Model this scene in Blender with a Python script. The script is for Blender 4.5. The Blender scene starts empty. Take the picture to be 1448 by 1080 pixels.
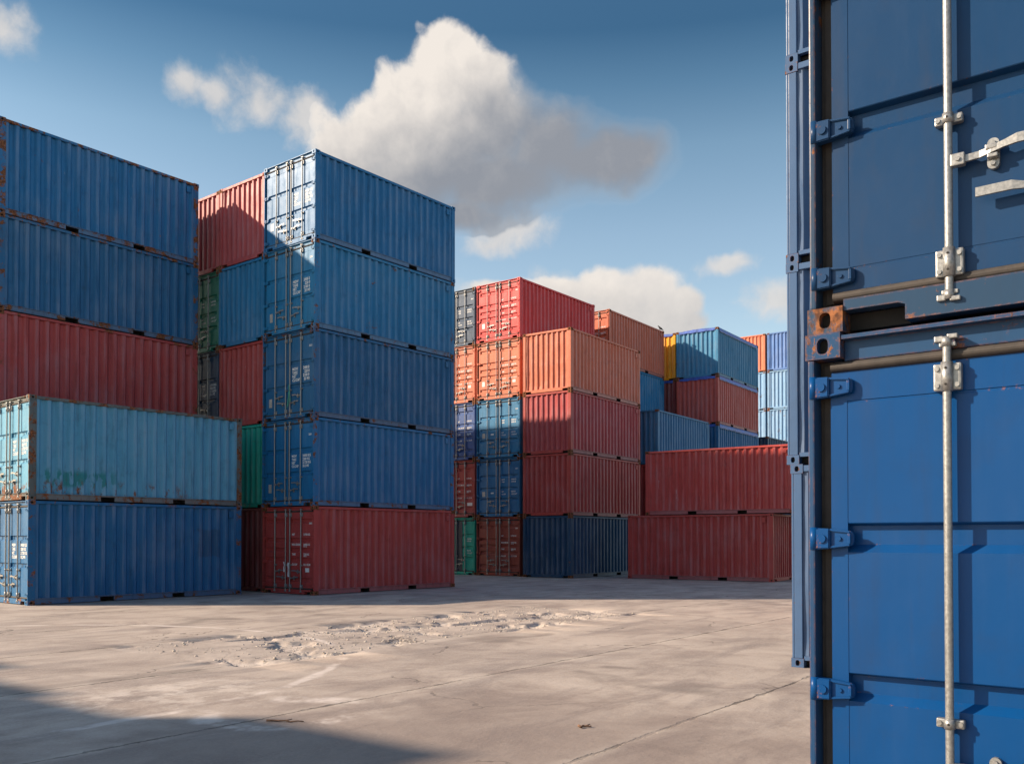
import bpy, bmesh, math, random
from mathutils import Vector, Matrix, noise
R = math.radians
PI = math.pi
random.seed(7)
scn = bpy.context.scene
COL = scn.collection
CL, CW, CH = 6.058, 2.438, 2.591           # a twenty-foot container

# ------------------------------------------------------------------ node helpers
class NT:
    def __init__(self, tree):
        self.t = tree; self.n = tree.nodes; self.l = tree.links
    def new(self, typ, **kw):
        nd = self.n.new(typ)
        for k, v in kw.items(): setattr(nd, k, v)
        return nd
    def put(self, sock, v):
        if isinstance(v, bpy.types.NodeSocket): self.l.new(v, sock)
        elif v is not None: sock.default_value = v
    def math(self, op, a, b=None, c=None, clamp=False):
        nd = self.new('ShaderNodeMath', operation=op, use_clamp=clamp)
        self.put(nd.inputs[0], a)
        if b is not None: self.put(nd.inputs[1], b)
        if c is not None: self.put(nd.inputs[2], c)
        return nd.outputs[0]
    def vmath(self, op, a, b=None, out=0):
        nd = self.new('ShaderNodeVectorMath', operation=op)
        self.put(nd.inputs[0], a)
        if b is not None:
            self.put(nd.inputs[3 if op == 'SCALE' else 1], b)
        return nd.outputs[out]
    def ramp(self, x, lo, hi, a=0.0, b=1.0, smooth=True):
        nd = self.new('ShaderNodeMapRange', interpolation_type='SMOOTHSTEP' if smooth else 'LINEAR', clamp=True)
        for i, v in enumerate((x, lo, hi, a, b)): self.put(nd.inputs[i], v)
        return nd.outputs[0]
    def noise(self, vec, scale, detail=4.0, rough=0.55, dist=0.0, col=False):
        nd = self.new('ShaderNodeTexNoise')
        self.put(nd.inputs['Vector'], vec); self.put(nd.inputs['Scale'], scale)
        self.put(nd.inputs['Detail'], detail); self.put(nd.inputs['Roughness'], rough)
        self.put(nd.inputs['Distortion'], dist)
        return nd.outputs['Color' if col else 'Fac']
    def mix(self, f, a, b, mode='MIX'):
        nd = self.new('ShaderNodeMix', data_type='RGBA', blend_type=mode)
        self.put(nd.inputs[0], f); self.put(nd.inputs[6], a); self.put(nd.inputs[7], b)
        return nd.outputs[2]
    def attr(self, name):
        nd = self.new('ShaderNodeAttribute', attribute_type='OBJECT', attribute_name=name)
        return nd.outputs['Fac']

def c4(c): return (c[0], c[1], c[2], 1.0)

def material(name):
    m = bpy.data.materials.new(name); m.use_nodes = True
    nt = NT(m.node_tree); b = m.node_tree.nodes['Principled BSDF']
    return m, nt, b

def paint_material(name, near=False):
    m, n, b = material(name)
    oi = n.new('ShaderNodeObjectInfo'); tc = n.new('ShaderNodeTexCoord')
    seed = n.attr('seed'); rust = n.attr('rust'); scr = n.attr('scratch'); patch = n.attr('patch')
    off = n.new('ShaderNodeCombineXYZ')
    for i, k in enumerate((13.7, 7.3, 3.1)): n.put(off.inputs[i], n.math('MULTIPLY', seed, k))
    obj = tc.outputs['Object']
    p = n.vmath('ADD', obj, off.outputs[0])
    sep = n.new('ShaderNodeSeparateXYZ'); n.put(sep.inputs[0], obj)
    col = oi.outputs['Color']
    big = n.noise(p, 0.7, 5, 0.6)
    mid = n.noise(p, 3.5, 6, 0.65)
    pst = n.vmath('MULTIPLY', p, (1, 1, 0.10))
    streak = n.noise(pst, 7.0, 5, 0.6)
    thin = n.noise(n.vmath('MULTIPLY', p, (1, 1, 0.05)), 26.0, 3, 0.6)
    fine = n.noise(p, 60.0, 3, 0.6)
    # faded chalky paint and darker grime, both patterns of the coat itself
    chalk = n.mix(0.42, col, (0.36, 0.37, 0.38, 1))
    f1 = n.math('MULTIPLY', n.ramp(big, 0.42, 0.75), 0.26)
    f1 = n.math('ADD', f1, n.math('MULTIPLY', n.ramp(streak, 0.52, 0.78), 0.26))
    if near: f1 = n.math('MULTIPLY', f1, 0.12)
    c = n.mix(f1, col, chalk)
    dirt = n.mix(0.58, col, (0.030, 0.026, 0.024, 1))
    f2 = n.math('MULTIPLY', n.ramp(streak, 0.50, 0.28), 0.40)
    f2 = n.math('ADD', f2, n.math('MULTIPLY', n.ramp(mid, 0.50, 0.30), 0.26))
    f2 = n.math('ADD', f2, n.math('MULTIPLY', n.ramp(thin, 0.60, 0.75), 0.20))
    c = n.mix(n.math('MULTIPLY', f2, 0.6) if near else f2, c, dirt)
    rpx = n.math('ABSOLUTE', n.math('SUBTRACT', sep.outputs[0], 5.0)); rpz = n.math('ABSOLUTE', n.math('SUBTRACT', sep.outputs[2], 1.5))
    rpn = n.math('MULTIPLY', n.math('SUBTRACT', mid, 0.5), 0.25)
    rpm = n.math('MULTIPLY', n.ramp(n.math('ADD', rpx, rpn), 0.36, 0.30), n.ramp(n.math('ADD', rpz, rpn), 0.42, 0.36))
    c = n.mix(n.math('MULTIPLY', rpm, n.attr('repaint')), c, n.mix(0.6, col, (0.02, 0.02, 0.025, 1)))
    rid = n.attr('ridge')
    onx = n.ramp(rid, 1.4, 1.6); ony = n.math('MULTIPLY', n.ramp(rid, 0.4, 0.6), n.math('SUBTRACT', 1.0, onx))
    ridge_light = n.math('ADD', n.math('MULTIPLY', ony, n.ramp(sep.outputs[1], 0.056, 0.036)), n.math('MULTIPLY', onx, n.ramp(sep.outputs[0], 0.056, 0.038)))
    ridge_light = n.math('MULTIPLY', ridge_light, n.ramp(n.math('ADD', n.math('MULTIPLY', streak, 0.7), n.math('MULTIPLY', big, 0.3)), 0.36, 0.62))
    c = n.mix(n.math('MULTIPLY', ridge_light, 0.30), c, n.mix(0.45, col, (0.46, 0.48, 0.52, 1)))  # outward ridges tinted paler, painting light-and-dark rib contrast into the colour
    # pale rubbed streaks
    s1 = n.noise(n.vmath('MULTIPLY', p, (1.0, 1.0, 0.16)), 11.0, 4, 0.7)
    s2 = n.noise(p, 1.3, 3, 0.5)
    sm = n.math('MULTIPLY', n.ramp(s1, 0.63, 0.72), n.ramp(s2, 0.48, 0.62))
    sm = n.math('MULTIPLY', sm, scr)
    c = n.mix(sm, c, n.mix(0.30, (0.50, 0.44, 0.44, 1), col))
    # paint patches and rust where lettering was scraped off (one old container)
    sx = n.math('MULTIPLY', sep.outputs[0], 1.0)
    bandz = n.math('MULTIPLY', n.ramp(sep.outputs[2], 0.30, 0.42), n.ramp(sep.outputs[2], 0.88, 0.66))
    bandx = n.math('MULTIPLY', n.ramp(sx, 0.25, 0.4), n.ramp(sx, 2.6, 1.9))
    tn = n.noise(n.vmath('MULTIPLY', p, (1.0, 1.0, 0.45)), 4.2, 3, 0.55)
    tm = n.math('MULTIPLY', n.math('MULTIPLY', bandz, bandx), n.ramp(tn, 0.50, 0.56))
    c = n.mix(n.math('MULTIPLY', tm, patch), c, (0.025, 0.21, 0.24, 1))
    rn = n.noise(n.vmath('MULTIPLY', p, (1.0, 1.0, 0.5)), 4.8, 6, 0.7)
    rz = n.math('MULTIPLY', n.ramp(sep.outputs[2], 0.16, 0.2), n.ramp(sep.outputs[2], 0.62, 0.32))
    rx = n.ramp(sx, 4.9, 3.6)
    rm0 = n.math('MULTIPLY', n.math('MULTIPLY', rz, rx), n.ramp(rn, 0.50, 0.60))
    rm0 = n.math('MULTIPLY', rm0, patch)
    # rust
    r1 = n.noise(p, 2.6, 8, 0.72, 0.3)
    th = n.math('SUBTRACT', 0.86, n.math('MULTIPLY', rust, 0.50))
    rm = n.ramp(r1, th, n.math('ADD', th, 0.07))
    r2 = n.noise(n.vmath('MULTIPLY', p, (1, 1, 0.55)), 17.0, 5, 0.7)
    th2 = n.math('SUBTRACT', 0.79, n.math('MULTIPLY', rust, 0.27))
    rm = n.math('MAXIMUM', rm, n.ramp(r2, th2, n.math('ADD', th2, 0.05)))
    rm = n.math('MAXIMUM', rm, rm0)
    if near:
        bev = n.new('ShaderNodeBevel', samples=3); bev.inputs['Radius'].default_value = 0.014
        geo = n.new('ShaderNodeNewGeometry')
        dt = n.vmath('DOT_PRODUCT', bev.outputs[0], geo.outputs['Normal'], out=1)
        edge = n.ramp(dt, 0.985, 0.90)
        en = n.noise(p, 22.0, 6, 0.7)
        ew = n.math('MULTIPLY', edge, n.ramp(en, n.math('SUBTRACT', 0.63, n.math('MULTIPLY', rust, 0.55)), 0.64))
        rm = n.math('MAXIMUM', rm, ew)
    rc = n.mix(n.ramp(n.noise(p, 30.0, 4, 0.6), 0.35, 0.7), (0.085, 0.034, 0.018, 1), (0.30, 0.115, 0.045, 1))
    c = n.mix(rm, c, rc)
    n.put(b.inputs['Base Color'], c)
    ro = n.math('ADD', 0.25 if near else 0.34, n.math('MULTIPLY', big, 0.10 if near else 0.20))
    ro = n.math('ADD', ro, n.math('MULTIPLY', f2, 0.12 if near else 0.30))
    ro = n.math('ADD', ro, n.math('MULTIPLY', fine, 0.06))
    ro = n.math('ADD', ro, n.math('MULTIPLY', rm, 0.35), clamp=True)
    n.put(b.inputs['Roughness'], ro)
    b.inputs['Specular IOR Level'].default_value = 0.17 if near else 0.28
    h = n.math('ADD', n.math('MULTIPLY', n.noise(p, 1.6, 2, 0.5), 0.018), n.math('MULTIPLY', n.noise(p, 9.0, 3, 0.5), 0.0016))
    h = n.math('ADD', h, n.math('MULTIPLY', rm, 0.0012))
    h = n.math('ADD', h, n.math('MULTIPLY', fine, 0.00025))
    bp = n.new('ShaderNodeBump'); bp.inputs['Strength'].default_value = 0.55; bp.inputs['Distance'].default_value = 1.0
    n.put(bp.inputs['Height'], h)
    n.put(b.inputs['Normal'], bp.outputs[0])
    return m

def simple_material(name, col, rough=0.6, metal=0.0, var=0.25, scale=8.0, spot=None, spot_col=(0.2, 0.08, 0.03), bump=0.3):
    m, n, b = material(name)
    tc = n.new('ShaderNodeTexCoord'); oi = n.new('ShaderNodeObjectInfo')
    p = n.vmath('ADD', tc.outputs['Object'], n.vmath('SCALE', (17.0, 9.0, 5.0), oi.outputs['Random']))
    f = n.noise(p, scale, 6, 0.65)
    dark = tuple(x * (1 - var) for x in col); lite = tuple(min(1, x * (1 + var)) for x in col)
    c = n.mix(n.ramp(f, 0.3, 0.7), c4(dark), c4(lite))
    if spot is not None:
        c = n.mix(n.ramp(n.noise(p, scale * 2.3, 6, 0.7), spot, spot + 0.06), c, c4(spot_col))
    n.put(b.inputs['Base Color'], c)
    n.put(b.inputs['Roughness'], n.math('ADD', rough, n.math('MULTIPLY', n.math('SUBTRACT', f, 0.5), 0.25)))
    b.inputs['Metallic'].default_value = metal
    bp = n.new('ShaderNodeBump'); bp.inputs['Strength'].default_value = bump; bp.inputs['Distance'].default_value = 0.002
    n.put(bp.inputs['Height'], f); n.put(b.inputs['Normal'], bp.outputs[0])
    return m

PAINT = paint_material('container_paint')
PAINT_NEAR = paint_material('container_paint_worn_edges', near=True)
STEEL = simple_material('galvanised_steel', (0.29, 0.29, 0.285), 0.42, 0.55, 0.22, 70.0, 0.66, (0.17, 0.14, 0.12), bump=0.03)
RUBBER = simple_material('door_gasket_rubber', (0.048, 0.040, 0.035), 0.75, 0, 0.25, 14.0)
CAVITY = simple_material('cavity_shade', (0.018, 0.016, 0.015), 0.9, 0, 0.3, 10.0)  # near-black put on hole, pocket and notch interiors as their shade
WHITE = simple_material('white_stencil_paint', (0.72, 0.72, 0.70), 0.6, 0, 0.15, 20.0)
BEIGE = simple_material('plate_aluminium', (0.42, 0.39, 0.35), 0.5, 0.1, 0.2, 20.0)
TARP = simple_material('blue_tarpaulin', (0.035, 0.10, 0.42), 0.45, 0, 0.3, 5.0)
CABLE = simple_material('tarpaulin_cable', (0.45, 0.46, 0.5), 0.5, 0, 0.2, 10.0)
BIRD = simple_material('black_feathers', (0.014, 0.014, 0.016), 0.6, 0, 0.3, 30.0)
STONE = simple_material('broken_concrete', (0.47, 0.41, 0.35), 0.9, 0, 0.3, 9.0)
TWIG = simple_material('dry_wood', (0.16, 0.085, 0.05), 0.85, 0, 0.4, 25.0)
PLASTIC = simple_material('white_plastic_tag', (0.75, 0.76, 0.78), 0.4, 0, 0.1, 15.0)
NAVYPATCH = simple_material('dark_navy_paint', (0.012, 0.022, 0.05), 0.5, 0, 0.3, 6.0)
REDSPRAY = simple_material('red_spray_paint', (0.55, 0.05, 0.025), 0.6, 0, 0.2, 12.0)
GREENCORD = simple_material('green_cord', (0.06, 0.35, 0.22), 0.6, 0, 0.2, 12.0)
YELLOW = simple_material('yellow_sticker', (0.75, 0.62, 0.18), 0.5, 0, 0.15, 15.0)

# ------------------------------------------------------------------ mesh helpers
def mesh_from(bm, name, mats, smooth=False, keep=False):
    me = bpy.data.meshes.new(name)
    if not keep: bmesh.ops.recalc_face_normals(bm, faces=bm.faces)
    bm.to_mesh(me); bm.free()
    for m in (mats if isinstance(mats, (list, tuple)) else [mats]): me.materials.append(m)
    if smooth:
        for p in me.polygons: p.use_smooth = True
    return me

def box(bm, x0, x1, y0, y1, z0, z1, bev=0.0, seg=2, mi=0):
    vs = [bm.verts.new((x, y, z)) for x in (x0, x1) for y in (y0, y1) for z in (z0, z1)]
    idx = [(0, 1, 3, 2), (4, 6, 7, 5), (0, 4, 5, 1), (2, 3, 7, 6), (0, 2, 6, 4), (1, 5, 7, 3)]
    fs = [bm.faces.new([vs[i] for i in f]) for f in idx]
    for f in fs: f.material_index = mi
    if bev > 0:
        es = list({e for f in fs for e in f.edges})
        r = bmesh.ops.bevel(bm, geom=es, offset=bev, segments=seg, affect='EDGES', profile=0.6)
        for f in r['faces']: f.material_index = mi
    return vs

def prism(bm, pts, axis, a, b, mi=0, bev=0.0):
    """extrude a 2-D outline along an axis ('x','y','z') from a to b"""
    def P(p, h):
        if axis == 'x': return (h, p[0], p[1])
        if axis == 'y': return (p[0], h, p[1])
        return (p[0], p[1], h)
    lo = [bm.verts.new(P(p, a)) for p in pts]; hi = [bm.verts.new(P(p, b)) for p in pts]
    fs = [bm.faces.new(lo), bm.faces.new(hi[::-1])]
    n = len(pts)
    for i in range(n): fs.append(bm.faces.new((lo[i], hi[i], hi[(i + 1) % n], lo[(i + 1) % n])))
    for f in fs: f.material_index = mi
    if bev > 0:
        es = list({e for f in fs for e in f.edges})
        r = bmesh.ops.bevel(bm, geom=es, offset=bev, segments=2, affect='EDGES')
        for f in r['faces']: f.material_index = mi

def cyl(bm, p0, p1, r0, r1=None, n=14, mi=0, caps=True):
    r1 = r0 if r1 is None else r1
    p0 = Vector(p0); p1 = Vector(p1); d = (p1 - p0).normalized()
    u = d.orthogonal().normalized(); v = d.cross(u)
    a = [bm.verts.new(p0 + (u * math.cos(2 * PI * i / n) + v * math.sin(2 * PI * i / n)) * r0) for i in range(n)]
    b = [bm.verts.new(p1 + (u * math.cos(2 * PI * i / n) + v * math.sin(2 * PI * i / n)) * r1) for i in range(n)]
    for i in range(n):
        f = bm.faces.new((a[i], a[(i + 1) % n], b[(i + 1) % n], b[i])); f.material_index = mi; f.smooth = True
    if caps:
        bm.faces.new(a[::-1]).material_index = mi; bm.faces.new(b).material_index = mi

# ------------------------------------------------------------------ container parts (local: x length from the near end, y width, z height)
def casting_mesh():
    bm = bmesh.new()
    X, Y, Z = 0.178, 0.162, 0.118
    N = 20
    def face_with_hole(org, ua, va, w, h, hw, hh, inn):
        """rectangle w x h with an oval hole and a cavity behind it"""
        O = Vector(org); U = Vector(ua); V = Vector(va); I = Vector(inn)
        ang = [2 * PI * (i + 0.5) / N for i in range(N)]
        # include rectangle corners: sample rectangle by angle
        rect = []
        for a in ang:
            c, s = math.cos(a), math.sin(a)
            k = min((w / 2) / abs(c) if abs(c) > 1e-6 else 9, (h / 2) / abs(s) if abs(s) > 1e-6 else 9)
            rect.append([w / 2 + c * k, h / 2 + s * k])
        for cx, cy in ((0, 0), (w, 0), (w, h), (0, h)):
            j = min(range(N), key=lambda q: (rect[q][0] - cx) ** 2 + (rect[q][1] - cy) ** 2); rect[j] = [cx, cy]
        hole = []
        for a in ang:
            c, s = math.cos(a), math.sin(a)
            e = 0.72
            hole.append((w / 2 + math.copysign(abs(c) ** e, c) * hw, h / 2 + math.copysign(abs(s) ** e, s) * hh))
        vo = [bm.verts.new(O + U * p[0] + V * p[1]) for p in rect]
        vh = [bm.verts.new(O + U * p[0] + V * p[1]) for p in hole]
        vi = [bm.verts.new(O + U * p[0] + V * p[1] + I * 0.045) for p in hole]
        for i in range(N):
            j = (i + 1) % N
            bm.faces.new((vo[i], vo[j], vh[j], vh[i]))
            bm.faces.new((vh[i], vh[j], vi[j], vi[i]))
        bm.faces.new(vi).material_index = 1
    b = 0.0
    face_with_hole((0, 0, 0), (0, 1, 0), (0, 0, 1), Y, Z, 0.026, 0.036, (1, 0, 0))
    face_with_hole((0, 0, 0), (1, 0, 0), (0, 0, 1), X, Z, 0.034, 0.028, (0, 1, 0))
    def q(*p): bm.faces.new([bm.verts.new(v) for v in p])
    q((X, 0, 0), (X, Y, 0), (X, Y, Z), (X, 0, Z)); q((0, Y, 0), (X, Y, 0), (X, Y, Z), (0, Y, Z))
    q((0, 0, 0), (X, 0, 0), (X, Y, 0), (0, Y, 0)); q((0, 0, Z), (X, 0, Z), (X, Y, Z), (0, Y, Z))
    bmesh.ops.remove_doubles(bm, verts=bm.verts, dist=1e-5)
    return mesh_from(bm, 'corner_casting', [PAINT, CAVITY])

def frame_bm(door):
    bm = bmesh.new()
    e = 0.010
    for side in (0, 1):
        def Y(a, b):
            return (a, b) if side == 0 else (CW - b, CW - a)
        # near-end post: side plate, front lip, inner web
        y0, y1 = Y(e, e + 0.030); box(bm, 0.005, 0.19, y0, y1, 0.1185, CH - 0.1185, 0.008)
        if door:
            y0, y1 = Y(e + 0.0302, 0.14); box(bm, 0.105, 0.16, y0, y1, 0.1185, CH - 0.1185)
        else:
            y0, y1 = Y(e + 0.0302, 0.145); box(bm, 0.006, 0.13, y0, y1, 0.1185, CH - 0.1185, 0.008)
        # far post
        y0, y1 = Y(e, 0.145); box(bm, CL - 0.165, CL - 0.006, y0, y1, 0.1185, CH - 0.1185, 0.008)
        # top rail
        y0, y1 = Y(0.006, 0.066); box(bm, 0.179, CL - 0.179, y0, y1, CH - 0.092, CH - 0.018, 0.006)
    # floor underside and inner dark ceiling keep light out of the box
    box(bm, 0.17, CL - 0.17, 0.32, CW - 0.32, 0.05, 0.14, mi=1)
    for xe, s in ((0.0, 1), (CL, -1)):
        def X(a, b): return (xe + a, xe + b) if s == 1 else (xe - b, xe - a)
        dr = door and s == 1
        hx = (0.055, 0.12) if dr else (0.008, 0.075)
        x0, x1 = X(*hx); box(bm, x0, x1, 0.1625, CW - 0.1625, CH - 0.130 if dr else CH - 0.095, CH - 0.016, 0.006)
        if dr:   # drip lip on the header
            x0, x1 = X(0.004, 0.0548); box(bm, x0, x1, 0.1645, CW - 0.1645, CH - 0.036, CH - 0.018)
        # sill with a notch beside each casting
        x0, x1 = X(0.012, 0.10) if dr else X(0.008, 0.075)
        top = 0.148
        q = CW - 0.1625
        prism(bm, [(0.1625, 0.096), (0.40, 0.096), (0.43, 0.085), (0.43, 0.018), (CW - 0.43, 0.018), (CW - 0.43, 0.085), (CW - 0.40, 0.096), (q, 0.096), (q, top), (0.1625, top)], 'x', x0, x1)
        for ya, yb in ((0.163, 0.4298), (CW - 0.4298, CW - 0.163)):
            xa, xb = X(0.08, 0.16); box(bm, xa + 0.03, xb, ya, yb, 0.018, 0.094, mi=1)
    return bm

def rail_mesh():
    bm = bmesh.new()
    def Y(a, b): return (a, b)
    if True:
        # bottom rail, broken by two forklift pockets
        xs = [0.179, 1.825, 2.195, 3.863, 4.233, CL - 0.179]
        for a, b2 in ((0, 1), (2, 3), (4, 5)):
            y0, y1 = Y(0.034, 0.042); box(bm, xs[a], xs[b2], y0, y1, 0.026, 0.148)
            y0, y1 = Y(0.018, 0.085); box(bm, xs[a], xs[b2], y0, y1, 0.017, 0.0255)
        y0, y1 = Y(0.008, 0.075); box(bm, 0.1795, CL - 0.1795, y0, y1, 0.1485, 0.166, 0.003)
        for a in (1.825, 3.863):
            y0, y1 = Y(0.031, 0.042); box(bm, a, a + 0.37, y0, y1, 0.128, 0.1482)
            # pocket: dark channel
            y0, y1 = Y(0.30, 0.31); box(bm, a - 0.002, a + 0.372, y0, y1, 0.022, 0.128, mi=1)
            for xx in (a - 0.002, a + 0.362):
                y0, y1 = Y(0.0425, 0.2995); box(bm, xx, xx + 0.01, y0, y1, 0.022, 0.127, mi=1)
            y0, y1 = Y(0.0425, 0.2995); box(bm, a + 0.009, a + 0.361, y0, y1, 0.1275, 0.1445, mi=1)
    return mesh_from(bm, 'bottom_rail', [PAINT, CAVITY])

def corr_profile(x0, x1, pitch, d):
    """outline of a trapezoid-corrugated sheet: list of (x, depth)"""
    n = max(1, round((x1 - x0 - 0.07) / pitch)); pitch = (x1 - x0 - 0.07) / n
    a = 0.26; pts = [(x0, 0.0)]
    x = x0 + 0.07
    for i in range(n):
        w = pitch
        pts += [(x, 0.0), (x + w * 0.22, d), (x + w * 0.50, d), (x + w * 0.72, 0.0)]
        x += w
    pts.append((x1, 0.0))
    return pts

def dent(a, z, sd, amp):
    v = noise.noise(Vector((a * 0.9 + sd * 31.0, z * 0.9, sd * 5.0)))
    w = noise.noise(Vector((a * 2.6 + sd * 11.0, z * 2.2, 7.0 + sd)))
    q = noise.noise(Vector((a * 5.0 + sd * 3.0, z * 4.0, 3.0 + sd)))
    lowz = 1.0 - min(1.0, max(0.0, (z - 0.2) / 1.8))
    return amp * (v * 0.9 + w * 0.5 * (0.5 + lowz) + max(0.0, q - 0.35) * 2.6 * lowz)

def side_wall_mesh(sd, amp=0.010, shallow=False):
    bm = bmesh.new()
    prof = corr_profile(0.185, CL - 0.16, 0.278, 0.060)
    zs = [0.166 + (CH - 0.094 - 0.166) * i / 16 for i in range(17)]
    rows = []
    for k, z in enumerate(zs):
        row = []
        for x, d in prof:
            f = 1.0
            row.append(bm.verts.new((x, 0.029 + d + abs(dent(x, z, sd, amp)) * (0 if k in (0, 16) else 1), z)))
        rows.append(row)
    for k in range(len(zs) - 1):
        for i in range(len(prof) - 1):
            bm.faces.new((rows[k][i], rows[k][i + 1], rows[k + 1][i + 1], rows[k + 1][i]))
    # flange closing the corrugation under the top rail
    return mesh_from(bm, 'side_wall', PAINT, keep=True)

def end_wall_mesh(sd, amp=0.010):
    """blank corrugated end, facing -x, at the near end"""
    bm = bmesh.new()
    prof = corr_profile(0.144, CW - 0.144, 0.252, 0.052)
    zs = [0.149 + (CH - 0.096 - 0.149) * i / 14 for i in range(15)]
    rows = []
    for k, z in enumerate(zs):
        rows.append([bm.verts.new((0.031 + d + abs(dent(y, z, sd + 0.5, amp)) * (0 if k in (0, 14) else 1), y, z)) for y, d in prof])
    for k in range(len(zs) - 1):
        for i in range(len(prof) - 1):
            bm.faces.new((rows[k][i], rows[k + 1][i], rows[k + 1][i + 1], rows[k][i + 1]))
    return mesh_from(bm, 'end_wall', PAINT, keep=True)

def roof_mesh():
    bm = bmesh.new()
    n = 22
    top = []
    pts = [(0.08, CH - 0.030)]
    for i in range(n):
        x = 0.2 + (CL - 0.4) * i / n; w = (CL - 0.4) / n
        pts += [(x, CH - 0.030), (x + 0.3 * w, CH - 0.016), (x + 0.6 * w, CH - 0.016), (x + 0.9 * w, CH - 0.030)]
    pts.append((CL - 0.08, CH - 0.030))
    pts += [(CL - 0.08, CH - 0.045), (0.08, CH - 0.045)]
    prism(bm, pts, 'y', 0.0665, CW - 0.0665)
    return mesh_from(bm, 'roof', PAINT)

GROOVES = {'two': [(0.90, 1.03), (1.58, 1.716)],
           'three': [(0.70, 0.83), (1.17, 1.30), (1.72, 1.85)],
           'five': [(0.36, 0.50), (0.95, 1.09), (1.23, 1.37), (1.52, 1.66), (2.07, 2.22)]}
DX = 0.055                                   # door skin behind the casting face
def door_mesh(style):
    """right-hand leaf (hinged at y = 0.10), mirrored for the other"""
    bm = bmesh.new()
    y0, y1 = 0.100, 1.205
    z0, z1 = 0.1935, CH - 0.179
    ys = [y0, y0 + 0.075, y0 + 0.0752, y1 - 0.055, y1 - 0.0548, y1]
    prof = [(z0, 0.0), (0.290, 0.0), (0.293, 0.004), (0.299, 0.004), (0.302, 0.002)]
    for a, b in GROOVES[style]:
        prof += [(a, 0.002), (a + 0.036, 0.043), (b - 0.014, 0.043), (b - 0.004, 0.005), (b, 0.002)]
    prof += [(2.266, 0.002), (2.269, 0.004), (2.275, 0.004), (2.278, 0.0), (z1, 0.0)]
    prof.sort()
    rows = []
    for z, d in prof:
        rows.append([bm.verts.new((DX + (d if k in (2, 3) else 0.0), y, z)) for k, y in enumerate(ys)])
    for r in range(len(prof) - 1):
        for k in range(5):
            bm.faces.new((rows[r][k], rows[r + 1][k], rows[r + 1][k + 1], rows[r][k + 1]))
    # edges of the leaf
    B = 0.10
    bk = [[bm.verts.new((B, y, z)) for y in (y0, y1)] for z, d in prof]
    for r in range(len(prof) - 1):
        bm.faces.new((rows[r][0], bk[r][0], bk[r + 1][0], rows[r + 1][0]))
        bm.faces.new((rows[r][5], rows[r + 1][5], bk[r + 1][1], bk[r][1]))
    bm.faces.new([*rows[0], bk[0][1], bk[0][0]]); bm.faces.new([*rows[-1][::-1], bk[-1][0], bk[-1][1]])
    edges = [e for e in bm.edges if all(abs(v.co.x - DX) < 1e-4 and (abs(v.co.y - y0) < 1e-4 or abs(v.co.y - y1) < 1e-4) for v in e.verts)]
    bmesh.ops.bevel(bm, geom=edges, offset=0.006, segments=2, affect='EDGES')
    return mesh_from(bm, 'door', PAINT)

def gasket_mesh():
    bm = bmesh.new()
    a, b = 0.060, 0.098
    # bulging strips at the bottom and the top, flat ones at the sides and the middle
    for z in (0.1700, CH - 0.1550):
        pts = [(0.040 + 0.0 * i, 0) for i in ()]
        out = []
        for i in range(9):
            t = PI * i / 8
            out.append((0.058 - 0.026 * math.sin(t), z - 0.0228 * math.cos(t)))
        out += [(0.10, z + 0.0228), (0.10, z - 0.0228)]
        prism(bm, out, 'y', 0.105, CW - 0.105)
    for ya, yb in ((0.058, 0.099), (CW - 0.099, CW - 0.058)):
        box(bm, 0.088, 0.10, ya, yb, 0.15, CH - 0.135, 0.004)
    box(bm, 0.064, 0.10, 1.207, CW - 1.207, 0.1865, CH - 0.1715)
    box(bm, 0.1085, 0.1105, 0.141, CW - 0.141, 0.15, CH - 0.13)  # dark sheet added behind the leaves so their gaps read as shade
    for ya, yb in ((0.041, 0.0995), (CW - 0.0995, CW - 0.041)):
        box(bm, 0.1005, 0.104, ya, yb, 0.12, CH - 0.12)
    return mesh_from(bm, 'door_gasket', RUBBER)

def bar_mesh():
    """locking bar about its own axis, door skin at local x = +0.043"""
    bm = bmesh.new(); D = 0.0425
    cyl(bm, (0, 0, 0.075), (0, 0, CH - 0.085), 0.0172, n=20, caps=False)
    for z, sg in ((0.095, -1), (CH - 0.105, 1)):
        cyl(bm, (0, 0, z - 0.02), (0, 0, z + 0.02), 0.022, n=16)
        box(bm, -0.014, 0.030, -0.048, -0.012, z + sg * 0.012 - 0.013, z + sg * 0.012 + 0.013, 0.005)
        box(bm, -0.018, 0.030, 0.004, 0.046, z + sg * 0.020 - 0.010, z + sg * 0.020 + 0.010, 0.005)
        box(bm, -0.006, 0.030, -0.030, 0.036, z - sg * 0.012 - 0.009, z - sg * 0.012 + 0.009, 0.004)
    for z in (0.235, CH - 0.255):
        cyl(bm, (0, 0, z - 0.062), (0, 0, z + 0.062), 0.0245, n=20)
        box(bm, 0.004, D, -0.056, 0.056, z - 0.058, z + 0.058, 0.008)
        for yy in (-0.040, 0.040):
            for zz in (-0.036, 0.036):
                cyl(bm, (0.006, yy, z + zz), (-0.005, yy, z + zz), 0.0105, n=8)
        for zz in (-0.035, 0.035):
            cyl(bm, (-0.020, 0, z + zz), (-0.0252, 0, z + zz), 0.0055, n=8, mi=1)
    for z in (0.855,):
        cyl(bm, (0, 0, z - 0.021), (0, 0, z + 0.021), 0.0225, n=18)
        box(bm, 0.008, D, -0.056, 0.056, z - 0.0195, z + 0.0195, 0.007)
        for yy in (-0.042, 0.042): cyl(bm, (0.010, yy, z), (0.000, yy, z), 0.0105, n=8)
        cyl(bm, (-0.018, 0, z), (-0.0232, 0, z), 0.0055, n=8, mi=1)
    return mesh_from(bm, 'locking_bar', [STEEL, CAVITY])

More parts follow.
